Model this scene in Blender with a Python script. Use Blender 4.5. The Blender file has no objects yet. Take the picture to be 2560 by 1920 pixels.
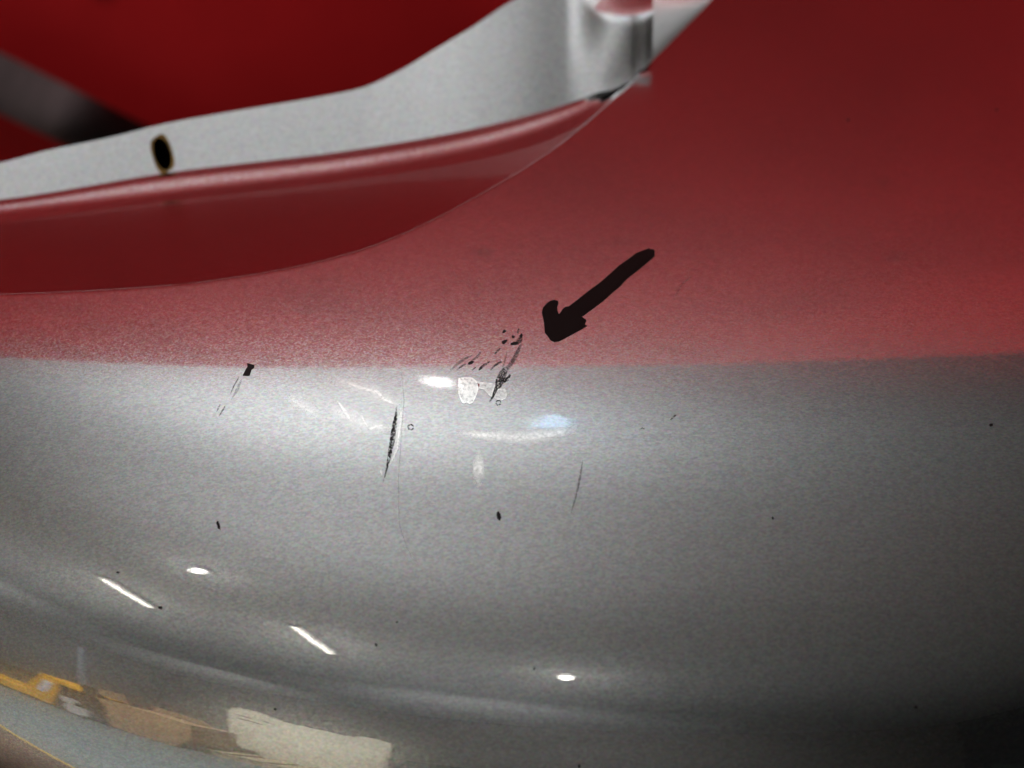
import bpy, bmesh, math, random
import numpy as np
from mathutils import Vector, Matrix
from mathutils.bvhtree import BVHTree
from mathutils.geometry import delaunay_2d_cdt

random.seed(7)
S = bpy.context.scene
COL = S.collection

# ------------------------------------------------------------------ camera
PITCH = math.radians(30.0)
DIST = 0.42
TARGET = Vector((0.0, 0.0, 0.75))
CAM = TARGET + Vector((0, -DIST * math.cos(PITCH), DIST * math.sin(PITCH)))
cd = bpy.data.cameras.new("camera")
cam = bpy.data.objects.new("camera", cd)
COL.objects.link(cam)
cam.location = CAM
cam.rotation_euler = (math.radians(90) - PITCH, 0, 0)
cd.lens = 60.0
cd.sensor_width = 36.0
cd.clip_start = 0.01
cd.clip_end = 100.0
cd.dof.use_dof = True
cd.dof.focus_distance = 0.425
cd.dof.aperture_fstop = 9.0
S.camera = cam
FPX = 2560 * 60.0 / 36.0
RIGHT = Vector((1, 0, 0))
UPV = Vector((0, math.sin(PITCH), math.cos(PITCH)))
FWD = Vector((0, math.cos(PITCH), -math.sin(PITCH)))

def ray(px, py):
    return (FWD + RIGHT * ((px - 1280.0) / FPX) + UPV * ((960.0 - py) / FPX)).normalized()

# ------------------------------------------------------------------ world, lamps, exposure
w = bpy.data.worlds.new("World")
S.world = w
w.use_nodes = True
bg = w.node_tree.nodes["Background"]
bg.inputs[0].default_value = (0.6, 0.65, 0.7, 1)
bg.inputs[1].default_value = 0.02
S.view_settings.view_transform = 'Standard'
S.view_settings.look = 'None'
S.view_settings.exposure = 0.0
S.view_settings.gamma = 1.0

def spot(name, loc, aim, power, deg, blend, radius, col=(1, 1, 1)):
    l = bpy.data.lights.new(name, 'SPOT')
    l.energy = power
    l.spot_size = math.radians(deg)
    l.spot_blend = blend
    l.shadow_soft_size = radius
    l.color = col
    o = bpy.data.objects.new(name, l)
    COL.objects.link(o)
    o.location = loc
    o.rotation_euler = (Vector(aim) - Vector(loc)).to_track_quat('-Z', 'Y').to_euler()
    return o

# lamps: unseen fills added to brighten ceiling, walls, hall and red panel
spot("fill_uplight", (-0.62, 0.90, 2.25), (-0.62, 0.90, 3.2), 70, 165, 1.0, 0.05, (0.97, 0.985, 1.0))  # added up-facing fills, they make the bright pools on the ceiling
spot("fill_uplight", (-1.00, -0.75, 1.90), (-1.00, -0.75, 3.2), 46, 165, 1.0, 0.05, (0.97, 0.985, 1.0))
spot("fill_uplight", (-4.2, -2.6, 1.0), (-4.2, -2.6, 3.2), 62, 168, 1.0, 0.05, (1.0, 0.99, 0.97))
spot("fill_uplight", (-1.5, -4.2, 0.9), (-1.5, -4.2, 3.2), 52, 168, 1.0, 0.05, (0.98, 0.99, 1.0))
spot("wall_fill", (-1.6, -5.0, 1.7), (-2.4, -10.0, 1.8), 240, 135, 1.0, 0.08, (0.99, 0.99, 1.0))  # added spots that brighten the hall walls
spot("wall_fill", (-5.2, -2.6, 1.7), (-9.0, -4.0, 1.7), 240, 140, 1.0, 0.08, (1.0, 0.98, 0.95))
spot("wall_fill", (-4.6, -6.6, 1.7), (-8.9, -10.0, 1.9), 210, 140, 1.0, 0.08, (1.0, 0.98, 0.95))
spot("hall_fill", (-1.6, -0.6, 3.0), (-2.1, -2.2, 0.2), 980, 88, 0.4, 0.07, (1.0, 0.97, 0.92))  # unseen spot added to brighten truck, box and board
la = bpy.data.lights.new("panel_fill", 'AREA')  # added strip that brightens the top of the red panel
la.shape = 'RECTANGLE'; la.size = 2.4; la.size_y = 0.06; la.energy = 5.2; la.spread = math.radians(22)
la.color = (1.0, 0.98, 0.96)
lo = bpy.data.objects.new("panel_fill", la); COL.objects.link(lo)
lo.location = (0.5, -0.36, 3.1)
lo.rotation_euler = (math.radians(26.3), 0, 0)
S.cycles.use_denoising = True

# ------------------------------------------------------------------ helpers
def link(o, parent=None):
    COL.objects.link(o)
    if parent is not None:
        o.parent = parent
    return o

def mesh_obj(name, verts, faces, mat, parent=None, smooth=True):
    me = bpy.data.meshes.new(name)
    me.from_pydata([tuple(v) for v in verts], [], faces)
    me.validate()
    me.update()
    if smooth:
        me.polygons.foreach_set("use_smooth", [True] * len(me.polygons))
    if mat:
        me.materials.append(mat)
    return link(bpy.data.objects.new(name, me), parent)

def bm_obj(name, bm, mat, parent=None, smooth=False):
    me = bpy.data.meshes.new(name)
    bm.normal_update()
    bm.to_mesh(me)
    bm.free()
    if smooth:
        me.polygons.foreach_set("use_smooth", [True] * len(me.polygons))
    if mat:
        me.materials.append(mat)
    return link(bpy.data.objects.new(name, me), parent)

def tag(o, label, cat, group=None, kind=None):
    if label: o["label"] = label
    if cat: o["category"] = cat
    if group: o["group"] = group
    if kind: o["kind"] = kind
    return o

def empty(name, loc, label, cat, group=None):
    o = bpy.data.objects.new(name, None)
    o.location = loc
    link(o)
    return tag(o, label, cat, group)

def interp(pts):
    """smooth monotone interpolation through control points"""
    xs = np.array([p[0] for p in pts], float)
    ys = np.array([p[1] for p in pts], float)
    h = np.diff(xs); d = np.diff(ys) / h
    m = np.zeros(len(xs)); m[0] = d[0]; m[-1] = d[-1]
    for i in range(1, len(xs) - 1):
        m[i] = 0 if d[i-1] * d[i] <= 0 else (h[i-1] + h[i]) / (h[i-1] / d[i] + h[i] / d[i-1])
    def f(x):
        if x <= xs[0]: return float(ys[0] + m[0] * (x - xs[0]))
        if x >= xs[-1]: return float(ys[-1] + m[-1] * (x - xs[-1]))
        i = int(np.searchsorted(xs, x)) - 1
        t = (x - xs[i]) / h[i]
        return float((2*t**3 - 3*t*t + 1) * ys[i] + (t**3 - 2*t*t + t) * h[i] * m[i]
                     + (-2*t**3 + 3*t*t) * ys[i+1] + (t**3 - t*t) * h[i] * m[i+1])
    return f

# ------------------------------------------------------------------ materials
class NT:
    def __init__(self, name):
        self.m = bpy.data.materials.new(name)
        self.m.use_nodes = True
        self.t = self.m.node_tree
        self.b = self.t.nodes["Principled BSDF"]
        self.out = self.t.nodes["Material Output"]
    def n(self, typ, **kw):
        nd = self.t.nodes.new(typ)
        for k, v in kw.items():
            if k in nd.inputs: nd.inputs[k].default_value = v
            else: setattr(nd, k, v)
        return nd
    def l(self, a, b): self.t.links.new(a, b)
    def set(self, **kw):
        for k, v in kw.items():
            self.b.inputs[k.replace('_', ' ')].default_value = v

def simple(name, col, rough=0.6, metal=0.0, coat=0.0, nscale=30.0, namt=0.12, spec=0.5):
    t = NT(name)
    t.set(Roughness=rough, Metallic=metal, Coat_Weight=coat, Specular_IOR_Level=spec)
    tc = t.n('ShaderNodeTexCoord')
    no = t.n('ShaderNodeTexNoise', Scale=nscale, Detail=6.0)
    t.l(tc.outputs['Object'], no.inputs['Vector'])
    r = t.n('ShaderNodeValToRGB')
    c = Vector(col)
    r.color_ramp.elements[0].position = 0.3
    r.color_ramp.elements[1].position = 0.7
    r.color_ramp.elements[0].color = (*(c * (1 - namt)), 1)
    r.color_ramp.elements[1].color = (*(c * (1 + namt)), 1)
    t.l(no.outputs['Fac'], r.inputs['Fac'])
    t.l(r.outputs['Color'], t.b.inputs['Base Color'])
    return t.m

def silver_paint(name, flake=0.05, base=0.36, rough=0.21, coat_ior=2.6, dirt=0.0):
    t = NT(name)
    t.set(Metallic=1.0, Roughness=rough, Coat_Weight=1.0, Coat_Roughness=0.013, Coat_IOR=coat_ior)
    tc = t.n('ShaderNodeTexCoord')
    mp = t.n('ShaderNodeMapping')
    mp.inputs['Scale'].default_value = (0.55, 1.0, 1.0)
    t.l(tc.outputs['Object'], mp.inputs['Vector'])
    v = t.n('ShaderNodeTexVoronoi', Scale=4600.0)
    t.l(mp.outputs['Vector'], v.inputs['Vector'])
    # flake tilt
    sub = t.n('ShaderNodeVectorMath', operation='SUBTRACT')
    sub.inputs[1].default_value = (0.5, 0.5, 0.5)
    t.l(v.outputs['Color'], sub.inputs[0])
    sc = t.n('ShaderNodeVectorMath', operation='SCALE')
    sc.inputs['Scale'].default_value = flake
    t.l(sub.outputs[0], sc.inputs[0])
    geo = t.n('ShaderNodeNewGeometry')
    add = t.n('ShaderNodeVectorMath', operation='ADD')
    t.l(geo.outputs['Normal'], add.inputs[0]); t.l(sc.outputs[0], add.inputs[1])
    nrm = t.n('ShaderNodeVectorMath', operation='NORMALIZE')
    t.l(add.outputs[0], nrm.inputs[0])
    t.l(nrm.outputs[0], t.b.inputs['Normal'])
    # flake colour: mostly neutral, a few tinted
    v2 = t.n('ShaderNodeTexVoronoi', Scale=3600.0)
    t.l(mp.outputs['Vector'], v2.inputs['Vector'])
    mixc = t.n('ShaderNodeMix', data_type='RGBA')
    mixc.inputs[0].default_value = 0.16
    mixc.inputs[6].default_value = (base * 0.965, base * 0.985, base * 1.02, 1)
    t.l(v2.outputs['Color'], mixc.inputs[7])
    # broad faint unevenness of the paint
    no = t.n('ShaderNodeTexNoise', Scale=14.0, Detail=4.0)
    t.l(tc.outputs['Object'], no.inputs['Vector'])
    mr = t.n('ShaderNodeMapRange')
    mr.inputs['To Min'].default_value = 0.93; mr.inputs['To Max'].default_value = 1.05
    t.l(no.outputs['Fac'], mr.inputs['Value'])
    v3 = t.n('ShaderNodeTexVoronoi', Scale=2600.0)
    t.l(mp.outputs['Vector'], v3.inputs['Vector'])
    sep = t.n('ShaderNodeSeparateColor')
    t.l(v3.outputs['Color'], sep.inputs['Color'])
    mg = t.n('ShaderNodeMapRange')
    mg.inputs['To Min'].default_value = 0.78; mg.inputs['To Max'].default_value = 1.22
    t.l(sep.outputs[0], mg.inputs['Value'])
    mm = t.n('ShaderNodeMath', operation='MULTIPLY')
    t.l(mg.outputs['Result'], mm.inputs[0]); t.l(mr.outputs['Result'], mm.inputs[1])
    mul = t.n('ShaderNodeVectorMath', operation='SCALE')
    t.l(mixc.outputs[2], mul.inputs[0]); t.l(mm.outputs[0], mul.inputs['Scale'])
    t.l(mul.outputs[0], t.b.inputs['Base Color'])
    # orange peel of the clear coat
    pn = t.n('ShaderNodeTexNoise', Scale=260.0, Detail=2.0)
    t.l(tc.outputs['Object'], pn.inputs['Vector'])
    bp = t.n('ShaderNodeBump', Strength=0.016, Distance=0.0004)
    t.l(pn.outputs['Fac'], bp.inputs['Height'])
    t.l(bp.outputs['Normal'], t.b.inputs['Coat Normal'])
    return t.m

M_SILVER = silver_paint("silver_paint")

def emissive(name, col, strength):
    t = NT(name)
    t.set(Emission_Color=(*col, 1), Emission_Strength=strength, Roughness=0.5)
    t.b.inputs['Base Color'].default_value = (0.8, 0.8, 0.8, 1)
    return t.m

# ------------------------------------------------------------------ bumper skin (analytic)
RX = 0.44 # plan radius of the bumper corner
XA = 0.05            # where the plan curve faces straight at us
ds = 0.0005
def nrm_elev(s):
    """elevation of the outward normal (deg) along the section, s in metres from the ridge, + is up/back"""
    if s >= 0:
        return 74.0 + 11.0 * (1 - math.exp(-s / 0.085))
    a = -s
    # about 130 deg/m at the ridge, quickly rising
    b = max(0.0, a - 0.055)
    e = 74.0 - (130 * a + 470 * (a - 0.018 * (1 - math.exp(-a / 0.018))) + 2800 * b * b / (1 + 8 * b))
    return e if e > 5 else 5 - 25 * (1 - math.exp((e - 5) / 25))
def section():
    up = [(0.0, 0.0)]
    n = int(0.5 / ds)
    y = z = 0.0
    for i in range(n):
        e = math.radians(nrm_elev((i + 0.5) * ds))
        y += math.sin(e) * ds; z += math.cos(e) * ds
        up.append((y, z))
    dn = []
    y = z = 0.0
    for i in range(int(0.20 / ds)):
        e = math.radians(nrm_elev(-(i + 0.5) * ds))
        y -= math.sin(e) * ds; z -= math.cos(e) * ds
        dn.append((y, z))
    return np.array(dn[::-1] + up), -len(dn) * ds
SEC, S0 = section()
SARR = S0 + ds * np.arange(len(SEC))
XLIM = 0.22          # beyond this the plan curve runs on straight
def plan(x):
    """how far the skin falls back at x, and its slope"""
    u = x - XA
    a = min(abs(u), XLIM)
    q = math.sqrt(RX * RX - a * a)
    sl = a / q
    return RX - q + (abs(u) - a) * sl, math.copysign(sl, u)
def skin(x, s, drop=0.0):
    """point on the skin at plan position x, s along the section"""
    y = float(np.interp(s, SARR, SEC[:, 0])); z = float(np.interp(s, SARR, SEC[:, 1]))
    return Vector((x, y + plan(x)[0] + Y_OFF, TARGET.z + z - drop))
Y_OFF = 0.0
# bring the ridge at frame centre onto the target
Y_OFF = -skin(0.0, 0.0).y
def skin_n(x, s):
    e = math.radians(nrm_elev(s))
    return Vector((math.cos(e) * plan(x)[1], -math.cos(e), math.sin(e))).normalized()

def skin_grid(drop, x0, x1, nx, s0, s1, nsn):
    vs = []; fs = []
    for i in range(nx + 1):
        th = x0 + (x1 - x0) * i / nx
        for j in range(nsn + 1):
            vs.append(skin(th, s0 + (s1 - s0) * j / nsn, drop))
    for i in range(nx):
        for j in range(nsn):
            a = i * (nsn + 1) + j
            fs.append((a, a + nsn + 1, a + nsn + 2, a + 1))
    return vs, fs
_v, _f = skin_grid(0.0, -0.34, 0.34, 340, -0.195, 0.40, 560)
SKIN_BVH = BVHTree.FromPolygons(_v, _f)

def on_skin(px, py, lift=0.0):
    d = ray(px, py)
    loc, n, idx, dist = SKIN_BVH.ray_cast(CAM, d)
    if loc is None: return None
    # smooth normal from the analytic section
    s = float(np.interp(loc.z - TARGET.z, SEC[:, 1], SARR))
    nn = skin_n(loc.x, s)
    return loc + nn * lift, nn, loc.x, s

# ==== BUILD
# ------------------------------------------------------------------ the room
M_FLOOR = simple("concrete_floor", (0.135, 0.155, 0.155), 0.5, nscale=3, namt=0.1)
M_MAT = simple("brown_floor_paint", (0.10, 0.06, 0.04), 0.7, nscale=5, namt=0.2)
M_LINE = simple("yellow_line_paint", (0.55, 0.38, 0.06), 0.5)
M_CEIL = simple("ceiling_white", (0.78, 0.78, 0.77), 0.9, nscale=2, namt=0.03)
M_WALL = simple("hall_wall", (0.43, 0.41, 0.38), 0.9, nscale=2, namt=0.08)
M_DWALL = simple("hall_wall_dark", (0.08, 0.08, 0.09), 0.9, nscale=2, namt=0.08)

def box_bm(bm, c, size, rotz=0.0):
    r = bmesh.ops.create_cube(bm, size=1.0)
    mat = Matrix.Translation(c) @ Matrix.Rotation(rotz, 4, 'Z') @ Matrix.Diagonal((*size, 1))
    bmesh.ops.transform(bm, matrix=mat, verts=r['verts'])
    return r['verts']

def box_obj(name, c, size, mat, parent=None, rotz=0.0, bev=0.0):
    bm = bmesh.new()
    box_bm(bm, (0, 0, 0), size)
    if bev:
        bmesh.ops.bevel(bm, geom=bm.edges[:], offset=bev, segments=2, affect='EDGES', profile=0.5)
    o = bm_obj(name, bm, mat, parent)
    o.location = c
    o.rotation_euler = (0, 0, rotz)
    return o

CEIL_Z = 3.2
HX0, HX1, HY0, HY1 = -9.0, 5.0, -10.0, 5.0
def sheet(name, x0, y0, x1, y1, z, mat, flip=False):
    v = [(x0, y0, z), (x1, y0, z), (x1, y1, z), (x0, y1, z)]
    return mesh_obj(name, v, [(3, 2, 1, 0) if flip else (0, 1, 2, 3)], mat, smooth=False)
tag(sheet("floor", HX0, HY0, HX1, HY1, 0.0, M_FLOOR), "grey-green concrete workshop floor", None, kind="structure")
tag(sheet("ceiling", HX0, HY0, HX1, HY1, CEIL_Z, M_CEIL, True), "pale workshop ceiling", None, kind="structure")
for nm, c, sz, m in (("wall", ((HX0 + HX1) / 2, HY0 - 0.1, 1.6), (HX1 - HX0, 0.2, 3.19), M_WALL),
                     ("wall", (HX0 - 0.1, (HY0 + HY1) / 2, 1.6), (0.2, HY1 - HY0, 3.19), M_WALL),
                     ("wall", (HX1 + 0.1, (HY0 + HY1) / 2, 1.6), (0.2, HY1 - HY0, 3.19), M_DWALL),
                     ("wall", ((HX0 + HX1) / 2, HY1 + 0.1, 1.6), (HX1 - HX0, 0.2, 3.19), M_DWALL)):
    o = box_obj(nm, c, sz, m)
    o["kind"] = "structure"

LA = Vector((-2.75, -1.85, 0)); LD = Vector((0.9937, -0.1123, 0)); LN = Vector((-0.1123, -0.9937, 0))
LANG = math.atan2(LD.y, LD.x)
def on_line(u, z, off=0.0):
    p = LA + LD * u + LN * off
    return Vector((p.x, p.y, z))
# brown painted bay near the bumper with its yellow edge line
e0 = Vector((-1.36, -0.72, 0.004)); ed = Vector((0.965, 0.262, 0))
en = Vector((-0.262, 0.965, 0))
v = [e0 - ed * 4, e0 + ed * 2.2, e0 + ed * 2.2 + en * 3.2, e0 - ed * 4 + en * 3.2]
tag(mesh_obj("floor_bay", v, [(0, 1, 2, 3)], M_MAT, smooth=False), "brown painted floor bay", None, kind="structure")
up4 = Vector((0, 0, 0.004))
v = [e0 - ed * 4 - en * 0.007 + up4, e0 + ed * 2.2 - en * 0.007 + up4, e0 + ed * 2.2 + en * 0.007 + up4, e0 - ed * 4 + en * 0.007 + up4]
tag(mesh_obj("floor_line", v, [(0, 1, 2, 3)], M_LINE, smooth=False), "yellow line along the brown floor bay", None, kind="structure")

def slab_uz(name, poly, off, thick, mat, parent=None):
    """upright prism: outline in (along the row, height), given depth"""
    n = len(poly)
    vs = [on_line(u, z, off) for u, z in poly] + [on_line(u, z, off + thick) for u, z in poly]
    fs = [tuple(range(n)), tuple(range(2 * n - 1, n - 1, -1))]
    for i in range(n):
        j = (i + 1) % n
        fs.append((i, i + n, j + n, j))
    o = mesh_obj(name, vs, fs, mat, parent, smooth=False)
    bm = bmesh.new(); bm.from_mesh(o.data)
    bmesh.ops.recalc_face_normals(bm, faces=bm.faces[:]); bm.to_mesh(o.data); bm.free()
    return o

M_YEL = simple("yellow_truck_paint", (0.80, 0.42, 0.02), 0.4, nscale=6)
M_STICK = simple("sticker_blue_white", (0.62, 0.68, 0.85), 0.4)
M_WHITE = simple("white_print", (0.85, 0.85, 0.85), 0.4)
M_DARK = simple("dark_machine_grey", (0.022, 0.024, 0.028), 0.5)
M_METAL = simple("bare_metal", (0.75, 0.77, 0.80), 0.4, metal=0.3)
M_GREY = simple("grey_handle_paint", (0.20, 0.22, 0.25), 0.5)
M_CARD = simple("corrugated_cardboard", (0.36, 0.24, 0.14), 0.85, nscale=9, namt=0.08)
M_CARD2 = simple("old_cardboard", (0.26, 0.18, 0.11), 0.85, nscale=9, namt=0.1)
M_SLAB = simple("pale_board", (0.58, 0.56, 0.46), 0.75, nscale=5, namt=0.08)
M_WOOD = simple("pallet_wood", (0.40, 0.33, 0.22), 0.8, nscale=12, namt=0.2)

pt = empty("pallet_truck", on_line(0.35, 0), "yellow hand pallet truck with a grey pump handle parked beside a brown cardboard box", "pallet truck")
def fix_parent(o, p):
    o.parent = p
    o.matrix_parent_inverse = Matrix.Translation(-Vector(p.location))
    return o
b = slab_uz("body", [(0.02, 0.05), (0.06, 0.19), (0.13, 0.38), (0.21, 0.56), (0.33, 0.54), (0.31, 0.34), (0.24, 0.03)], 0.0, 0.4, M_YEL); fix_parent(b, pt)
b = slab_uz("hood", [(0.332, 0.535), (0.50, 0.485), (0.49, 0.455), (0.332, 0.48)], 0.0, 0.35, M_YEL); fix_parent(b, pt)
b = slab_uz("pump_block", [(0.32, 0.455), (0.49, 0.45), (0.525, 0.02), (0.25, 0.02)], 0.02, 0.3, M_DARK); fix_parent(b, pt)
b = slab_uz("sticker", [(0.155, 0.22), (0.225, 0.45), (0.295, 0.445), (0.215, 0.22)], -0.005, 0.004, M_STICK); fix_parent(b, pt)
b = slab_uz("sticker_band", [(0.213, 0.41), (0.225, 0.45), (0.295, 0.445), (0.283, 0.405)], -0.009, 0.003, M_WHITE); fix_parent(b, pt)
b = slab_uz("pump_handle", [(0.508, 0.58), (0.535, 0.58), (0.463, 1.21), (0.437, 1.21)], -0.02, 0.03, M_GREY); fix_parent(b, pt)
b = slab_uz("handle_yoke", [(0.50, 0.60), (0.55, 0.60), (0.63, 0.02), (0.56, 0.02)], -0.02, 0.12, M_DARK); fix_parent(b, pt)
for uu, zz, rr in ((0.425, 0.24, 0.055), (0.465, 0.11, 0.085)):
    bm = bmesh.new()
    bmesh.ops.create_cone(bm, cap_ends=True, segments=24, radius1=rr, radius2=rr * 0.8, depth=0.05)
    o = bm_obj("wheel", bm, M_METAL)
    o.rotation_euler = (math.radians(90), 0, LANG)
    o.location = on_line(uu, zz, -0.02)
    fix_parent(o, pt)
for off_ in (0.0, 0.30):
    o = box_obj("fork", on_line(-0.56, 0.09, off_ + 0.08), (1.16, 0.16, 0.13), M_YEL, rotz=LANG, bev=0.015)
    fix_parent(o, pt)

cb = empty("cardboard_box", on_line(0.8, 0), "long brown cardboard box lying beside the yellow pallet truck", "box")
o = slab_uz("carton", [(0.645, 0.02), (0.635, 0.35), (0.585, 0.465), (0.77, 0.49), (1.11, 0.45), (1.115, 0.23), (1.00, 0.0)], 0.0, 0.4, M_CARD); fix_parent(o, cb)
o = slab_uz("flap", [(0.555, 0.52), (0.56, 0.62), (0.70, 0.635), (0.735, 0.51)], 0.05, 0.02, M_CARD2); fix_parent(o, cb)
o = slab_uz("flap", [(0.735, 0.50), (0.74, 0.59), (1.00, 0.55), (1.07, 0.47)], 0.25, 0.02, M_CARD2); fix_parent(o, cb)

cr = empty("wooden_pallet", on_line(1.3, 0, 0.3), "low wooden pallet lying in front of the pale board", "pallet")
for off_ in (0.12, 0.30, 0.48):
    o = slab_uz("rail", [(0.86, 0.0), (0.86, 0.07), (1.9, 0.07), (1.9, 0.0)], off_, 0.05, M_WOOD); fix_parent(o, cr)
for k in range(6):
    o = slab_uz("plank", [(0.88 + 0.18 * k, 0.072), (0.88 + 0.18 * k, 0.09), (1.0 + 0.18 * k, 0.09), (1.0 + 0.18 * k, 0.072)], 0.11, 0.44, M_WOOD); fix_parent(o, cr)
o = slab_uz("brace", [(0.72, 0.06), (0.97, 0.44), (0.97, 0.36), (0.80, 0.06)], 0.56, 0.02, M_CARD2); fix_parent(o, cr)
sl = slab_uz("pale_board", [(0.97, 0.0), (0.955, 0.87), (0.98, 0.92), (1.04, 0.96), (1.11, 0.94), (1.23, 0.86), (1.42, 0.83), (1.60, 0.80), (1.62, 0.83), (1.70, 0.83), (1.78, 0.79), (1.785, 0.72), (1.72, 0.0)], 0.6, 0.08, M_SLAB)
tag(sl, "pale scuffed board with a curved top edge standing behind the wooden pallet", "board")
for uu, zz, ln in ((1.00, 0.82, 0.08), (1.01, 0.75, 0.14), (1.15, 0.80, 0.05)):
    o = slab_uz("print_line", [(uu, zz), (uu + ln, zz - 0.02), (uu + ln, zz - 0.034), (uu, zz - 0.014)], 0.595, 0.004, M_DARK)
    fix_parent(o, sl)

# ------------------------------------------------------------------ ceiling lamps (they show in the paint)
M_TUBE = emissive("tube_glow", (1.0, 0.94, 0.82), 7.0)
M_BULB = emissive("bulb_glow", (1.0, 0.96, 0.88), 12.0)
M_SKY_W = emissive("rooflight_white", (1.0, 0.98, 0.95), 6.0)
M_SKY_B = emissive("rooflight_blue", (0.42, 0.70, 1.0), 2.0)
M_HOUS = simple("lamp_housing", (0.5, 0.5, 0.5), 0.5)
def tube(a, b, label):
    a = Vector(a); b = Vector(b); d = b - a
    e = empty("tube_lamp", (a + b) / 2, label, "tube lamp", "tube lamps under the ceiling")
    o = box_obj("housing", (0, 0, 0.04), (d.length + 0.06, 0.12, 0.04), M_HOUS, e, math.atan2(d.y, d.x), 0.005)
    bm = bmesh.new()
    bmesh.ops.create_cone(bm, cap_ends=True, segments=16, radius1=0.021, radius2=0.021, depth=d.length)
    o = bm_obj("tube", bm, M_TUBE, e, True)
    o.rotation_euler = (math.radians(90), 0, math.atan2(d.y, d.x) + math.radians(90))
    o.location = (0, 0, -0.012)
tube((-3.14, -2.22, 3.12), (-3.25, -2.90, 3.12), "fluorescent tube lamp on the ceiling above the pallet truck")
tube((-1.97, -2.82, 3.12), (-2.13, -3.72, 3.12), "fluorescent tube lamp on the ceiling above the pale board")
def bulb(p, r, label, mat):
    e = empty("round_lamp", p, label, "lamp", "round lamps under the ceiling")
    bm = bmesh.new()
    bmesh.ops.create_cone(bm, cap_ends=True, segments=24, radius1=r * 1.5, radius2=r * 0.8, depth=0.05)
    o = bm_obj("shade", bm, M_HOUS, e); o.location = (0, 0, 0.06)
    bm = bmesh.new()
    bmesh.ops.create_uvsphere(bm, u_segments=20, v_segments=12, radius=r)
    o = bm_obj("bulb", bm, mat, e, True); o.scale = (1, 1, 2.4)
bulb((-1.95, -1.63, 3.10), 0.034, "round ceiling lamp between the two tube lamps", M_BULB)
bulb((-0.47, -3.83, 3.10), 0.045, "round ceiling lamp farthest from the bumper", M_BULB)
def rooflight(c, quad, label, mat):
    e = empty("rooflight", c, label, "rooflight")
    vs = [(x, y, 0) for x, y in quad]
    mesh_obj("pane", vs, [tuple(range(len(vs)))], mat, e, smooth=False)
rooflight((-0.305, 1.29, CEIL_Z - 0.02), [(-0.045, 0.030), (-0.022, -0.016), (0.018, -0.024), (0.022, 0.032)], "small white rooflight over the red panel", M_SKY_W)
rooflight((-0.05, 0.92, CEIL_Z - 0.02), [(-0.06, -0.10), (0.04, -0.07), (0.05, 0.03), (0.0, 0.09)], "pale blue rooflight over the bumper", M_SKY_B)

# ------------------------------------------------------------------ the bumper
bumper = empty("car_bumper", (0, 0, 0), "scratched metallic silver car bumper with a black marker arrow", "bumper")

edge_row = interp([(-260, 744), (0, 740), (200, 732), (423, 717), (705, 677), (900, 629), (999, 592), (1198, 492),
                   (1397, 368), (1596, 194), (1695, 94), (1785, 0), (1880, -110), (1960, -210)])
# outline of the lamp opening on the skin, as (theta, s)
epts = []
for px in np.linspace(-620, 1955, 300):
    h = on_skin(float(px), edge_row(float(px)))
    epts.append((h[2], h[3]))
eth = np.array([p[0] for p in epts]); es = np.array([p[1] for p in epts])
S_TOP = float(es[-1])
def s_edge(th):
    if th <= eth[0]: return float(es[0])
    if th >= eth[-1]: return S_TOP
    return float(np.interp(th, eth, es))
ths = sorted(set(list(np.linspace(-0.46, eth[0], 40)) + list(eth) + list(np.linspace(eth[-1], 0.46, 120))))
NS = 260
vs = []; fs = []
EDGE_IN = {}
rim = [(0.0006 , 0.00006), (0.0011, 0.00028), (0.0015, 0.0007), (0.0017, 0.0013), (0.0018, 0.003), (0.0019, 0.0075)]
PER = NS + 1 + len(rim)
for i, th in enumerate(ths):
    se = s_edge(th)
    # row spacing: even along s
    for j in range(NS + 1):
        t = j / NS
        vs.append(skin(th, -0.195 + (se + 0.195) * t))
    h = 0.002
    tan = skin(th + h, s_edge(th + h)) - skin(th - h, s_edge(th - h))
    tan.normalize()
    n = skin_n(th, se)
    inw = tan.cross(n) * -1.0
    if inw.y < 0: inw = -inw
    inw.normalize()
    P = skin(th, se)
    for a, b_ in rim:
        vs.append(P + inw * a - n * b_)
for i in range(len(ths) - 1):
    for j in range(PER - 1):
        a = i * PER + j
        fs.append((a, a + PER, a + PER + 1, a + 1))
shell = mesh_obj("outer_skin", vs, fs, M_SILVER, bumper)

# ---- lamp recess behind the edge: shelf, rolled bead, mounting flange
c3f = interp([(-260, 588), (0, 557), (423, 503), (900, 447), (1200, 398), (1397, 340), (1480, 292), (1560, 228), (1800, 0)])
c4f = interp([(-260, 602), (0, 570), (423, 519), (700, 491), (900, 480), (1050, 484), (1190, 490), (1300, 425), (1397, 366), (1600, 181), (1800, -20)])
c2f = interp([(-260, 562), (0, 531), (423, 480), (900, 422), (1200, 367), (1397, 304), (1500, 255), (1570, 212), (1800, -10)])
c1f = interp([(-260, 536), (0, 508), (423, 442), (900, 385), (1200, 331), (1397, 276), (1500, 240), (1590, 196), (1800, -20)])
c0f = interp([(-260, 526), (0, 499), (423, 431), (900, 372), (1200, 318), (1397, 266), (1500, 232), (1596, 190), (1800, -30)])
topf = interp([(-260, 452), (0, 407), (110, 378), (280, 342), (400, 312), (620, 272), (820, 238), (900, 221), (1000, 176), (1090, 122),
               (1180, 68), (1285, 0), (1340, -25), (1420, -45), (1600, -42), (1700, -32), (1800, -30)])

def plane_hit(px, py, p0, nel, az=0.0):
    e = math.radians(nel)
    n = Vector((math.cos(e) * math.sin(az), -math.cos(e) * math.cos(az), math.sin(e)))
    d = ray(px, py)
    t = (p0 - CAM).dot(n) / d.dot(n)
    return CAM + d * t

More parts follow.
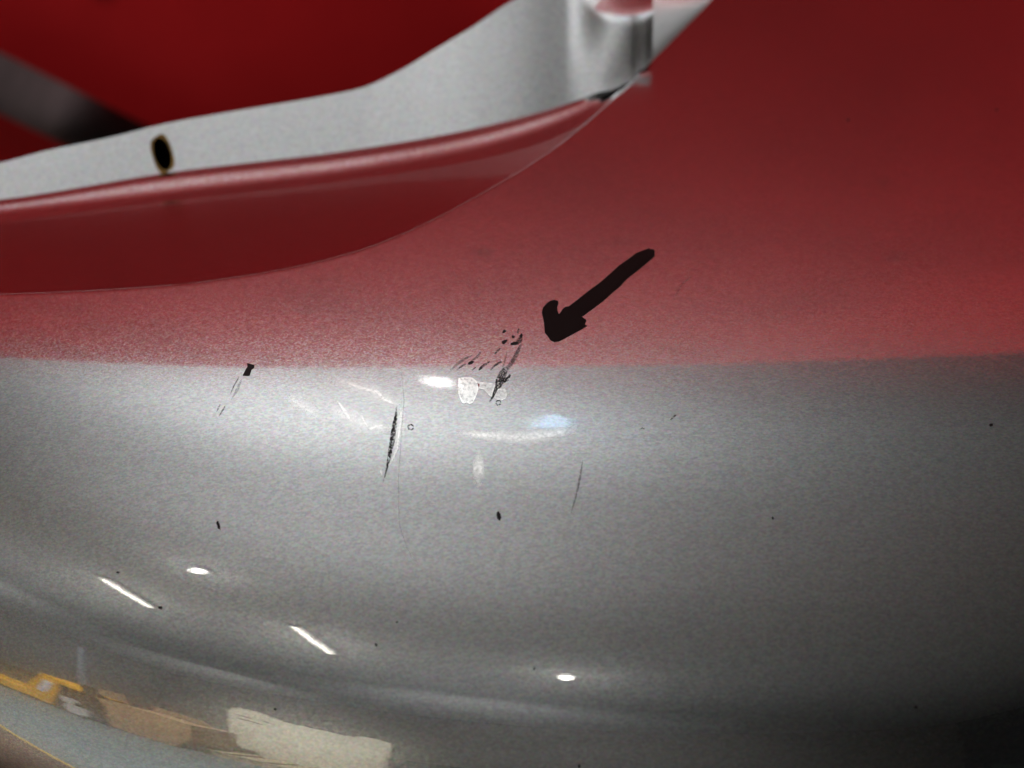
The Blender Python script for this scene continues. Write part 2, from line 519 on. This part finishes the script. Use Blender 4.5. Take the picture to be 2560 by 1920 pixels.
def smooth01(t):
    t = max(0.0, min(1.0, t))
    return t * t * (3 - 2 * t)
REC_X = [float(x) for x in np.linspace(-600, 1660, 190)]
SHELF_EL, DARK_EL, LIGHT_EL, LINE_EL, FL_EL = 91.0, 83.0, 68.5, 92.0, 54.5
chains = []
for px in REC_X:
    er = edge_row(px)
    h = on_skin(px, er)
    P0 = h[0] + Vector((0, 0.002, -0.0045))
    r4 = min(c4f(px), er - 0.6)
    r3 = min(c3f(px), r4 - 0.6); r2 = min(c2f(px), r3 - 1.0); r1 = min(c1f(px), r2 - 1.0); r0 = min(c0f(px), r1 - 1.0)
    if px > 1590:
        k = smooth01((px - 1590) / 25.0)
        r4 = r4 * (1 - k) + (er - 0.4) * k
        r3, r2, r1, r0 = [r * (1 - k) + (er - 0.8 * (i + 1)) * k for i, r in enumerate((r3, r2, r1, r0))]
    rt = min(topf(px), r0 - 8)
    # shelf start hidden below the rim
    P4 = plane_hit(px, r4, P0, SHELF_EL)
    P3 = plane_hit(px, r3, P4, SHELF_EL)
    P2 = plane_hit(px, r2, P3, DARK_EL)
    P1 = plane_hit(px, r1, P2, LIGHT_EL)
    Pz = plane_hit(px, r0, P1, LINE_EL)
    if px <= 1330: PZ_END = Pz
    else:                              # the flange runs straight on here, just clear of the skin
        Pz = Pz.lerp(plane_hit(px, r0, PZ_END, FL_EL), smooth01((px - 1330) / 190.0))
        kk = smooth01((px - 1480) / 70.0)
        P1 = P1.lerp(plane_hit(px, r1, PZ_END, FL_EL), kk)
        P2 = P2.lerp(plane_hit(px, r2, PZ_END, FL_EL), kk)
        P3 = P3.lerp(plane_hit(px, r3, PZ_END, FL_EL), kk)
    PT = plane_hit(px, rt, Pz, FL_EL)
    chains.append((P0, P3, P2, P1, Pz, PT, P4))

def loft(rows_per_col, name, mat, parent, smooth=True):
    n = len(rows_per_col[0])
    vs = [p for col in rows_per_col for p in col]
    fs = []
    for i in range(len(rows_per_col) - 1):
        for j in range(n - 1):
            a = i * n + j
            fs.append((a, a + n, a + n + 1, a + 1))
    return mesh_obj(name, vs, fs, mat, parent, smooth)

def lerp(a, b, t): return a + (b - a) * t
shelf_cols = [[c[0] + Vector((0, -0.001, -0.006))] + [lerp(c[0], c[6], t) for t in np.linspace(0, 0.97, 10)] + [lerp(c[6], c[1], t) for t in (0.03, 0.25, 0.5, 0.75, 1.0)] for c, x_ in zip(chains, REC_X) if x_ < 1600]
loft(shelf_cols, "lamp_shelf", M_SILVER, bumper)
# the rolled bead: smooth section through the chain points
def bead(c):
    pts = [c[1], c[2], c[3], c[4]]
    out = []
    for k in range(3):
        for t in (0.16, 0.36, 0.64, 0.84):
            out.append(lerp(pts[k], pts[k + 1], t))
    return [c[1]] + out + [c[4]]
loft([bead(c) for c, x_ in zip(chains, REC_X) if x_ < 1600], "rolled_bead", M_SILVER, bumper)

# ---- flange with its screw hole, meshed in (px, t)
FX = np.array(REC_X)
FB = np.array([c[4] for c in chains]); FT = np.array([c[5] for c in chains])
def fl_pt(px, t, back=0.0):
    b3 = Vector([float(np.interp(px, FX, FB[:, k])) for k in range(3)])
    t3 = Vector([float(np.interp(px, FX, FT[:, k])) for k in range(3)])
    e = math.radians(FL_EL)
    return b3 + (t3 - b3) * t + Vector((0, math.cos(e), -math.sin(e))) * back
hole_c = (406, 385); hole_r = (22, 41)
def hole_pt(a, k=1.0):
    x = hole_c[0] + k * (hole_r[0] * math.cos(a) + 9 * math.sin(a)); y = hole_c[1] + k * hole_r[1] * math.sin(a)
    t = (c0f(x) - y) / (c0f(x) - topf(x))
    return x, t
hole = [hole_pt(2 * math.pi * i / 40) for i in range(40)]
xs = list(np.linspace(-600, 1628, 166))
verts2 = []; edges2 = []
outer = [(x, 0.0) for x in xs] + [(xs[-1], t) for t in np.linspace(0, 1, 9)[1:-1]] + [(x, 1.0) for x in xs[::-1]] + [(xs[0], t) for t in np.linspace(1, 0, 9)[1:-1]]
SC = 800.0     # (px, t*SC) keeps the triangles well shaped
verts2 = [Vector((x, t * SC * 0.2)) for x, t in outer] + [Vector((x, t * SC * 0.2)) for x, t in hole]
no = len(outer); nh = len(hole)
edges2 = [(i, (i + 1) % no) for i in range(no)] + [(no + i, no + (i + 1) % nh) for i in range(nh)]
for x in np.linspace(-590, 1620, 155):
    for t in np.linspace(0.1, 0.9, 9):
        if ((x - hole_c[0]) / 45) ** 2 + (((c0f(x) - t * (c0f(x) - topf(x))) - hole_c[1]) / 60) ** 2 > 1:
            verts2.append(Vector((x, t * SC * 0.2)))
# rings round the hole
for k in (1.25, 1.55):
    for i in range(40):
        x, t = hole_pt(2 * math.pi * i / 40, k)
        if 0.03 < t < 0.97: verts2.append(Vector((x, t * SC * 0.2)))
ov, oe, of, _a, _b, _c = delaunay_2d_cdt(verts2, edges2, [], 0, 1e-4)
def inside_hole(x, y):
    inside = False
    for i in range(nh):
        x1, y1 = hole[i][0], hole[i][1] * SC * 0.2; x2, y2 = hole[i-1][0], hole[i-1][1] * SC * 0.2
        if (y1 > y) != (y2 > y) and x < (x2 - x1) * (y - y1) / (y2 - y1) + x1: inside = not inside
    return inside
v3 = [fl_pt(p.x, p.y / (SC * 0.2)) for p in ov]
f3 = []
for f in of:
    cx = sum(ov[k].x for k in f) / 3; cy = sum(ov[k].y for k in f) / 3
    if not inside_hole(cx, cy): f3.append(tuple(f))
flange = mesh_obj("mounting_flange", v3, f3, M_SILVER, bumper)
# returned top edge of the flange
tcols = []
for x in xs:
    p = fl_pt(x, 1.0); q = fl_pt(x, 1.0, 0.0025)
    up = (fl_pt(x, 1.0) - fl_pt(x, 0.98)).normalized()
    tcols.append([p, p + up * 0.0004 + (q - p) * 0.25, p + up * 0.0004 + (q - p) * 0.75, q, q - up * 0.0015])
loft(tcols, "flange_rim", M_SILVER, flange)
# hole wall and rust
M_HOLE = simple("hole_shadow", (0.010, 0.008, 0.008), 0.9, spec=0.05)
M_RUST = simple("rust_stain", (0.42, 0.26, 0.07), 0.9, nscale=300, namt=0.4)
hv = []; hf = []
for bk, kk in ((0.0, 1.0), (0.004, 0.97), (0.010, 0.85)):
    for i in range(40):
        x, t = hole_pt(2 * math.pi * i / 40, kk); hv.append(fl_pt(x, t, bk))
for r in range(2):
    for i in range(40):
        j = (i + 1) % 40
        hf.append((r * 40 + i, r * 40 + j, (r + 1) * 40 + j, (r + 1) * 40 + i))
hf.append(tuple(range(80, 120)))
mesh_obj("screw_hole", hv, hf, M_HOLE, flange)
hv = []; hf = []
for kk in (0.99, 1.15, 1.3):
    for i in range(40):
        a = 2 * math.pi * i / 40
        x, t = hole_pt(a, kk if kk < 1.0 else 1 + (kk - 1) * (0.75 + 0.5 * math.sin(3 * a + 1) * math.sin(a)))
        hv.append(fl_pt(x, t, -0.00008))
for r in range(2):
    for i in range(40):
        j = (i + 1) % 40
        hf.append((r * 40 + i, r * 40 + j, (r + 1) * 40 + j, (r + 1) * 40 + i))
mesh_obj("rust_ring", hv, hf, M_RUST, flange)

# ---- locating boss at the right end of the flange
def smooth(a, b, x):
    x = max(0.0, min(1.0, (x - a) / (b - a)))
    return x * x * (3 - 2 * x)
def row_of(p):
    v_ = p - CAM
    return 960.0 - FPX * v_.dot(UPV) / v_.dot(FWD)
bcols = []
for px in np.linspace(1410, 1630, 90):
    px = float(px)
    hgt = 0.0065 * smooth(1412, 1580, px)
    row_top = 57 - 95 * ((px - 1556) / 130.0) ** 2 if px < 1556 else 57 - 62 * ((px - 1556) / 120.0) ** 2
    t0_ = -0.03 * smooth(1490, 1540, px) * (1 - smooth(1570, 1610, px))
    lo_, hi_ = -0.3, 1.2
    for _k in range(30):
        m_ = 0.5 * (lo_ + hi_)
        if row_of(fl_pt(px, m_, -hgt)) > row_top: lo_ = m_
        else: hi_ = m_
    tt = 0.5 * (lo_ + hi_)
    col = []
    for k in range(80):
        t = t0_ + (0.98 - t0_) * k / 79.0
        f = 1.0 - max(0.0, min(1.0, (t - tt) / 0.5)) if t > tt + 0.04 else 1.0 - 0.08 * max(0.0, (t - tt + 0.04) / 0.08) ** 2
        f *= 0.15 + 0.85 * smooth(-0.05, 0.7, t)
        col.append(fl_pt(px, t, -0.00006 - hgt * f))
    bcols.append(col)
loft(bcols, "moulded_boss", M_SILVER, bumper)
# inner wall of the opening beyond the boss, lower than the skin's edge
pref = CAM + ray(1700, 94) * ((0.318 - CAM.y) / ray(1700, 94).y)
wcols = []
for px in np.linspace(1560, 1800, 50):
    px = float(px)
    wcols.append([plane_hit(px, edge_row(px) + 14 - t * (edge_row(px) + 14 + 34), pref, 52.0) + Vector((0, 0.012 * (t - 0.4) ** 2, 0)) for t in np.linspace(0, 1, 14)])
loft(wcols, "inner_wall", M_SILVER, bumper)

# ------------------------------------------------------------------ marks on the paint
def marks_mat(name, col, rough, use_alpha=True, nscale=2500.0, nlo=0.35, nhi=0.6, spec=0.3, coat=0.0, metal=0.0):
    t = NT(name)
    t.set(Metallic=metal)
    t.set(Roughness=rough, Specular_IOR_Level=spec, Coat_Weight=coat)
    t.b.inputs['Base Color'].default_value = (*col, 1)
    if use_alpha:
        at = t.n('ShaderNodeAttribute', attribute_name="wear")
        tc = t.n('ShaderNodeTexCoord')
        no = t.n('ShaderNodeTexNoise', Scale=nscale, Detail=3.0)
        t.l(tc.outputs['Object'], no.inputs['Vector'])
        mr = t.n('ShaderNodeMapRange')
        mr.inputs['From Min'].default_value = nlo; mr.inputs['From Max'].default_value = nhi
        t.l(no.outputs['Fac'], mr.inputs['Value'])
        ad = t.n('ShaderNodeMath', operation='MULTIPLY')
        t.l(at.outputs['Fac'], ad.inputs[0]); t.l(mr.outputs['Result'], ad.inputs[1])
        t.l(ad.outputs[0], t.b.inputs['Alpha'])
    return t.m
M_INK = marks_mat("black_marker_ink", (0.006, 0.003, 0.003), 0.55, False, spec=0.15)
M_CHIP = marks_mat("bare_black_plastic", (0.02, 0.016, 0.018), 0.6, False)
M_SCR = marks_mat("dark_scratch", (0.02, 0.017, 0.018), 0.7, nlo=0.40, nhi=0.56, spec=0.2)
M_HAIR = marks_mat("hairline_scratch", (0.06, 0.055, 0.06), 0.7, nlo=0.30, nhi=0.6, spec=0.2)
M_SCUFF_GLINT = marks_mat("pale_scuff_glint", (1.0, 0.98, 0.96), 0.17, metal=1.0, nlo=0.12, nhi=0.62, nscale=1400.0)  # scuffs, and reflections put on as bright streaks
M_PEEL_GLINT = marks_mat("peeled_clearcoat_glint", (1.0, 1.0, 0.98), 0.14, metal=1.0, nlo=0.2, nhi=0.55, nscale=1200.0)

def poly_mark(name, poly, mat, lift=0.00006, step=None, wear=None, parent=None, wf=None):
    """flat outline laid on the skin; outline in photo pixels, meshed finely so that it follows the curve"""
    n = len(poly)
    xs_ = [p[0] for p in poly]; ys_ = [p[1] for p in poly]
    if step is None: step = max(4.0, (max(xs_) - min(xs_)) / 14)
    v2 = [Vector(p) for p in poly]
    def ins(x, y):
        c = False
        for i in range(n):
            x1, y1 = poly[i]; x2, y2 = poly[i - 1]
            if (y1 > y) != (y2 > y) and x < (x2 - x1) * (y - y1) / (y2 - y1) + x1: c = not c
        return c
    y = min(ys_) + step / 2
    while y < max(ys_):
        x = min(xs_) + step / 2
        while x < max(xs_):
            if ins(x, y): v2.append(Vector((x, y)))
            x += step
        y += step
    ov, oe, of, _a, _b, _c = delaunay_2d_cdt(v2, [(i, (i + 1) % n) for i in range(n)], [], 1, 1e-4)
    vs = [on_skin(p.x, p.y, lift)[0] for p in ov]
    fs = [tuple(f)[::-1] for f in of]
    o = mesh_obj(name, vs, fs, mat, parent or bumper)
    if wear is not None or wf is not None:
        at = o.data.attributes.new("wear", 'FLOAT', 'POINT')
        for i, p in enumerate(ov): at.data[i].value = wear if wf is None else wf(p.x, p.y)
    return o

def ribbon(name, pts, widths, mat, wear=1.0, lift=0.00005, soft=0.5, n=None, parent=None):
    """streak along pts (photo px) with given full widths, fading across and at its ends"""
    P = [Vector(p) for p in pts]
    cum = [0.0]
    for i in range(1, len(P)): cum.append(cum[-1] + (P[i] - P[i-1]).length)
    L = cum[-1]
    n = n or max(8, int(L / 7))
    cols = []; wv = []
    prof = (-1.0, -soft, 0.0, soft, 1.0)
    for i in range(n + 1):
        s = L * i / n
        x = float(np.interp(s, cum, [p.x for p in P])); y = float(np.interp(s, cum, [p.y for p in P]))
        s2 = min(L, s + 2); s1 = max(0, s - 2)
        tx = np.interp(s2, cum, [p.x for p in P]) - np.interp(s1, cum, [p.x for p in P])
        ty = np.interp(s2, cum, [p.y for p in P]) - np.interp(s1, cum, [p.y for p in P])
        ll = math.hypot(tx, ty) or 1
        nx, ny = -ty / ll, tx / ll
        wd = float(np.interp(s, np.linspace(0, L, len(widths)), widths)) / 2
        f = min(1.0, min(s, L - s) / (0.15 * L) + 0.05)
        col = []
        for k in prof:
            col.append(on_skin(x + nx * wd * k, y + ny * wd * k, lift)[0])
            wv.append((0.0 if abs(k) == 1 else 1.0) * f * wear)
        cols.append(col)
    o = loft(cols, name, mat, parent or bumper)
    at = o.data.attributes.new("wear", 'FLOAT', 'POINT')
    for i, a in enumerate(wv): at.data[i].value = a
    return o

def zz(ox, oy, sc, pts): return [(ox + x / sc, oy + y / sc) for x, y in pts]
arrow = zz(1330, 600, 5.924, [(1730,125),(1750,138),(1800,142),(1818,165),(1818,235),(1760,290),(1580,440),(1400,580),(1300,690),(1180,790),
    (1060,900),(900,1020),(735,1140),(770,1162),(805,1190),(800,1215),(780,1255),(820,1270),(740,1320),(600,1395),(480,1460),(400,1500),(330,1510),(270,1480),
    (235,1425),(190,1370),(175,1210),(145,1080),(160,1010),(210,950),(270,905),(330,888),(385,905),(392,940),(375,990),(380,1060),
    (395,1092),(410,1095),(430,1060),(470,1010),(500,992),(540,990),(650,905),(860,740),(1000,640),(1170,490),(1290,380),(1420,290),
    (1540,200),(1600,175)])
ar = poly_mark("marker_arrow", arrow, M_INK, lift=0.00012)
ar["label"] = "thick black marker arrow pointing down left at the scratches"

def blob(cx, cy, rx, ry, ang=0.0, n=14, jit=0.22, seed=0):
    r = random.Random(seed)
    out = []
    for i in range(n):
        a = 2 * math.pi * i / n
        k = 1 + r.uniform(-jit, jit)
        x = rx * k * math.cos(a); y = ry * k * math.sin(a)
        c, s_ = math.cos(math.radians(ang)), math.sin(math.radians(ang))
        out.append((cx + x * c - y * s_, cy + x * s_ + y * c))
    return out

# chip upper left with its drag lines
poly_mark("paint_chip", zz(520, 880, 9.22, [(900,265),(960,270),(1000,285),(1070,300),(1065,370),(1010,400),(985,470),(960,545),(900,555),(800,545),(830,480),(870,400),(910,340)]), M_CHIP)
ribbon("scratch", [(598, 942), (586, 962), (576, 985)], [3, 4, 2], M_HAIR, 0.55)
ribbon("scratch", [(604, 948), (596, 968), (578, 1000)], [4, 9, 3], M_HAIR, 0.3)
ribbon("scratch", [(551, 1010), (541, 1030)], [4, 5, 3], M_HAIR, 0.5)
ribbon("scratch", [(564, 1013), (547, 1042)], [4, 6, 3], M_HAIR, 0.55)
# long dark scratch
ribbon("scratch", zz(400, 860, 2.811, [(1664,440),(1655,520),(1640,620),(1625,720),(1606,820),(1588,900),(1567,976)]), [2.5, 9, 13, 14, 12, 8, 4, 2], M_SCR, 1.5, soft=0.75)
# cluster under the arrow tip
Z1 = (1080, 760, 5.925)
poly_mark("paint_chip", zz(*Z1, blob(1068, 405, 30, 20, -30, seed=1)), M_CHIP, step=3)
poly_mark("paint_chip", zz(*Z1, blob(1072, 560, 42, 26, -30, seed=2)), M_CHIP, step=3)
poly_mark("paint_chip", zz(*Z1, blob(1320, 475, 22, 36, 10, seed=3)), M_CHIP, step=3)
poly_mark("paint_chip", zz(*Z1, blob(1225, 585, 55, 26, -8, seed=4)), M_CHIP, step=3)
poly_mark("paint_chip", zz(*Z1, blob(1203, 485, 22, 18, 0, seed=5)), M_CHIP, step=3)
poly_mark("paint_chip", zz(*Z1, blob(575, 872, 44, 22, -25, seed=6)), M_CHIP, step=3)
ribbon("scratch", zz(*Z1, [(1290,360),(1270,440)]), [5, 7, 4], M_SCR, 0.8)
ribbon("scratch", zz(*Z1, [(1320,470),(1300,540),(1240,600)]), [8, 15, 8], M_SCR, 0.9)
ribbon("scratch", zz(*Z1, [(690,985),(750,920),(860,850)]), [4, 8, 6, 4], M_SCR, 1.3)
ribbon("scratch", zz(*Z1, [(865,980),(930,910),(1040,845)]), [3, 5, 7, 4], M_SCR, 1.2)
ribbon("scratch", zz(*Z1, [(925,745),(960,705),(1020,650)]), [4, 6, 4], M_SCR, 1.0)
ribbon("scratch", zz(*Z1, [(360,980),(440,920),(510,880)]), [3, 6, 4], M_SCR, 0.8)
ribbon("scratch", zz(*Z1, [(275,985),(360,900),(480,815),(600,760)]), [4, 8, 7, 4], M_HAIR, 0.5)
ribbon("scratch", zz(*Z1, [(580,850),(660,790),(730,700)]), [4, 8, 5], M_HAIR, 0.45)
ribbon("scratch", zz(*Z1, [(580,990),(660,930)]), [3, 4, 2], M_SCR, 0.7)
ribbon("scratch", zz(*Z1, [(850,1450),(900,1370),(960,1260),(1010,1130),(1060,1010),(1110,930)]), [4, 8, 14, 24, 20, 12], M_SCR, 1.15, soft=0.8)
ribbon("scratch", zz(*Z1, [(1040,1170),(1110,1120),(1165,1040)]), [5, 11, 5], M_SCR, 1.2)
ribbon("scratch", zz(*Z1, [(1090,990),(1180,870),(1260,730),(1325,580)]), [10, 13, 12, 5], M_HAIR, 0.7)
ribbon("scratch", zz(*Z1, [(1040,960),(1080,840),(1110,700)]), [4, 6, 3], M_HAIR, 0.3)
# rings left by stone hits
def ring(cx, cy, r, wdt, seed):
    o = blob(cx, cy, r, r, 0, 18, 0.08, seed)
    pts = o + [o[0]]
    return ribbon("stone_chip", pts, [wdt] * 4, M_SCR, 1.4, n=36)
ring(1027, 1068, 6.5, 4.0, 3)
ring(1246, 1007, 6.0, 3.2, 4)
poly_mark("paint_chip", blob(1247, 1290, 5.5, 12, -10, seed=8, jit=0.12), M_CHIP, step=3)
poly_mark("paint_chip", blob(546, 1313, 4.0, 12, -18, seed=9), M_CHIP, step=3)
poly_mark("paint_chip", blob(401, 1519, 5.5, 4, 30, seed=10), M_CHIP, step=3)
for i, (x, y, r) in enumerate(((295, 1431, 3), (688, 1773, 3.2), (940, 1612, 3.2), (1335, 1671, 3.2), (992, 1555, 2.2), (2492, 275, 3), (2478, 1062, 4), (2290, 1768, 4), (1932, 1295, 3.5), (1448, 1916, 4), (2121, 300, 3))):
    poly_mark("paint_chip", blob(x, y, r * 1.2, r * 0.8, 30 * i, seed=20 + i), M_CHIP, step=3)
ribbon("scratch", [(1676, 1050), (1684, 1042), (1692, 1036)], [3, 5, 3], M_SCR, 0.9)
ribbon("scratch", [(1598, 1074), (1606, 1069), (1612, 1073)], [3, 4, 3], M_SCR, 0.9)
ribbon("scratch", [(1457, 1150), (1450, 1195), (1440, 1240), (1427, 1285)], [3, 6, 6, 2], M_HAIR, 0.55)
ribbon("scratch", [(1003, 930), (1010, 1000), (1004, 1080), (996, 1200), (998, 1310), (1018, 1370), (1046, 1418)], [3, 4, 4, 5, 4, 3], M_HAIR, 0.16)
ribbon("scratch", [(1730, 690), (1704, 712), (1688, 740)], [2, 4, 2], M_HAIR, 0.25)
# pale scuffs, and reflection arcs painted in as pale streaks
Z4 = (400, 860, 2.811)
ribbon("scuff_glint", zz(*Z4, [(1290,265),(1400,305),(1540,345),(1570,390),(1685,430)]), [5, 9, 12, 11, 7], M_SCUFF_GLINT, 0.90, soft=0.3)
ribbon("scuff_glint", zz(*Z4, [(1245,400),(1290,460),(1345,545)]), [5, 11, 8], M_SCUFF_GLINT, 0.85, soft=0.3)
ribbon("scuff_glint", zz(*Z4, [(1400,480),(1440,550),(1470,600),(1540,570),(1610,595)]), [4, 8, 8, 8, 5], M_SCUFF_GLINT, 0.69, soft=0.3)
ribbon("scuff_glint", zz(*Z4, [(920,390),(1000,440),(1090,490)]), [6, 14, 6], M_SCUFF_GLINT, 0.43, soft=0.3)
ribbon("scuff_glint", zz(*Z4, [(1695,430),(1690,560),(1665,740),(1600,880)]), [5, 6, 9, 4], M_SCUFF_GLINT, 0.64, soft=0.3)
ribbon("scuff_glint", zz(*Z4, [(1550,880),(1560,925)]), [6, 8, 5], M_SCUFF_GLINT, 0.85, soft=0.3)
ribbon("scuff_glint", [(1140, 1082), (1200, 1088), (1300, 1094), (1370, 1088), (1445, 1072)], [13.4, 30.1, 40.2, 40.2, 20.0], M_SCUFF_GLINT, 0.84, soft=0.12)  # reflected streak, painted on the skin
ribbon("scuff_glint", [(1180, 1172), (1195, 1172), (1212, 1172)], [33.4, 113.7, 40.2], M_SCUFF_GLINT, 0.92, soft=0.12)  # faint round lamp reflection, painted on
ribbon("scuff_glint", zz(*Z4, [(1200,250),(1400,300),(1560,370),(1690,430)]), [20, 46, 50, 24], M_SCUFF_GLINT, 0.5, soft=0.1)
ribbon("scuff_glint", zz(*Z4, [(1180,440),(1330,520),(1480,580),(1620,600)]), [26, 50, 50, 26], M_SCUFF_GLINT, 0.5, soft=0.1)
ribbon("scuff_glint", zz(*Z4, [(900,360),(1000,430),(1120,500)]), [24, 44, 24], M_SCUFF_GLINT, 0.36, soft=0.1)
ribbon("scuff_glint", zz(*Z4, [(1700,440),(1690,560),(1650,760)]), [18, 32, 14], M_SCUFF_GLINT, 0.4, soft=0.1)
# peeled lacquer beside the cluster, whitened to carry the rooflight's reflection
def edge_up(poly, hi, lo):
    def f(x, y):
        d = min(_segd(x, y, poly[i - 1], poly[i]) for i in range(len(poly)))
        return hi if d < 1.5 else lo
    return f
def _segd(x, y, a, b):
    ax, ay = a; bx, by = b
    l2 = (bx - ax) ** 2 + (by - ay) ** 2 or 1e-9
    t = max(0, min(1, ((x - ax) * (bx - ax) + (y - ay) * (by - ay)) / l2))
    return math.hypot(x - ax - t * (bx - ax), y - ay - t * (by - ay))
pA = zz(*Z1, [(395,1105),(480,1090),(600,1095),(665,1150),(690,1255),(655,1370),(612,1460),(560,1490),(530,1470),(515,1462),(470,1482),(440,1455),(415,1400),(393,1330)])
poly_mark("lacquer_flake_glint", pA, M_PEEL_GLINT, lift=0.00009, step=6, wf=edge_up(pA, 1.3, 0.75))
pB = zz(*Z1, [(665,1150),(900,1180),(940,1200),(880,1380),(840,1350),(770,1270),(700,1255)])
poly_mark("lacquer_flake_glint", pB, M_PEEL_GLINT, lift=0.00009, step=6, wf=edge_up(pB, 0.9, 0.5))
pC = zz(*Z1, [(980,1260),(1080,1260),(1110,1330),(1100,1400),(1040,1430),(960,1420),(920,1390)])
poly_mark("lacquer_flake_glint", pC, M_PEEL_GLINT, lift=0.00009, step=6, wf=edge_up(pC, 0.9, 0.45))

# ------------------------------------------------------------------ what stands behind the bumper
def red_paint():
    t = NT("red_gloss_paint")
    t.set(Roughness=0.6, Specular_IOR_Level=0.12)
    tc = t.n('ShaderNodeTexCoord')
    no = t.n('ShaderNodeTexNoise', Scale=7.0, Detail=7.0)
    t.l(tc.outputs['Object'], no.inputs['Vector'])
    r = t.n('ShaderNodeValToRGB')
    r.color_ramp.elements[0].position = 0.28; r.color_ramp.elements[1].position = 0.6
    r.color_ramp.elements[0].color = (0.34, 0.007, 0.009, 1)
    r.color_ramp.elements[1].color = (0.50, 0.012, 0.015, 1)
    t.l(no.outputs['Fac'], r.inputs['Fac'])
    sp = t.n('ShaderNodeTexVoronoi', Scale=13.0)
    t.l(tc.outputs['Object'], sp.inputs['Vector'])
    mr = t.n('ShaderNodeMapRange')
    mr.inputs['From Min'].default_value = 0.05; mr.inputs['From Max'].default_value = 0.14
    mr.inputs['To Min'].default_value = 0.45; mr.inputs['To Max'].default_value = 1.0
    t.l(sp.outputs['Distance'], mr.inputs['Value'])
    ml = t.n('ShaderNodeVectorMath', operation='SCALE')
    t.l(r.outputs['Color'], ml.inputs[0]); t.l(mr.outputs['Result'], ml.inputs['Scale'])
    t.l(ml.outputs[0], t.b.inputs['Base Color'])
    return t.m
PW_Y = 0.45
PTOP = interp([(-1.6, 1.85), (-0.75, 1.675), (-0.41, 1.585), (-0.2, 1.548), (0.0, 1.53), (0.19, 1.507), (0.44, 1.458), (1.8, 1.1)])
pv = []; pf = []
NXP, NZP = 60, 30
for i in range(NXP + 1):
    x = -1.6 + 3.4 * i / NXP
    zt = PTOP(x)
    for j in range(NZP + 1):
        t = j / NZP
        pv.append(Vector((x, PW_Y, 0.02 + (zt - 0.045) * t)))
for i in range(NXP):
    for j in range(NZP):
        a = i * (NZP + 1) + j
        pf.append((a, a + NZP + 1, a + NZP + 2, a + 1))
base_n = len(pv)
for i in range(NXP + 1):
    x = -1.6 + 3.4 * i / NXP
    for k in range(1, 7):
        a_ = math.radians(15 * k)
        pv.append(Vector((x, PW_Y + 0.025 * (1 - math.cos(a_)), PTOP(x) - 0.025 + 0.025 * math.sin(a_))))
for i in range(NXP):
    ring_a = [i * (NZP + 1) + NZP] + [base_n + i * 6 + k for k in range(6)]
    ring_b = [(i + 1) * (NZP + 1) + NZP] + [base_n + (i + 1) * 6 + k for k in range(6)]
    for k in range(6):
        pf.append((ring_a[k], ring_b[k], ring_b[k + 1], ring_a[k + 1]))
panel = mesh_obj("red_panel", pv, pf, red_paint())
md = panel.modifiers.new("thickness", 'SOLIDIFY'); md.thickness = 0.03; md.offset = -1.0
tag(panel, "smooth dark red panel with smudges standing behind the bumper", "panel")

M_SHADOW_BAR = simple("shadow_bar_grey", (0.10, 0.075, 0.078), 0.9, spec=0.2)  # dark bar put in for a soft shadow band across the panel
def cam_pt(px, py, y):
    d = ray(px, py)
    return CAM + d * ((y - CAM.y) / d.y)
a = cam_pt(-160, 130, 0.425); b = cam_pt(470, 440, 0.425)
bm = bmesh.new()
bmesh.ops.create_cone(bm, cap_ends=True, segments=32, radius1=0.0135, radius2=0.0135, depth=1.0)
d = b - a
bar = bm_obj("shadow_bar", bm, M_SHADOW_BAR, None, True)
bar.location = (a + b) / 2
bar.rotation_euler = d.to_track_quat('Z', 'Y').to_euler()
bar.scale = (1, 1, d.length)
tag(bar, "dark grey round bar standing in for a slanting shadow on the red panel", "bar")
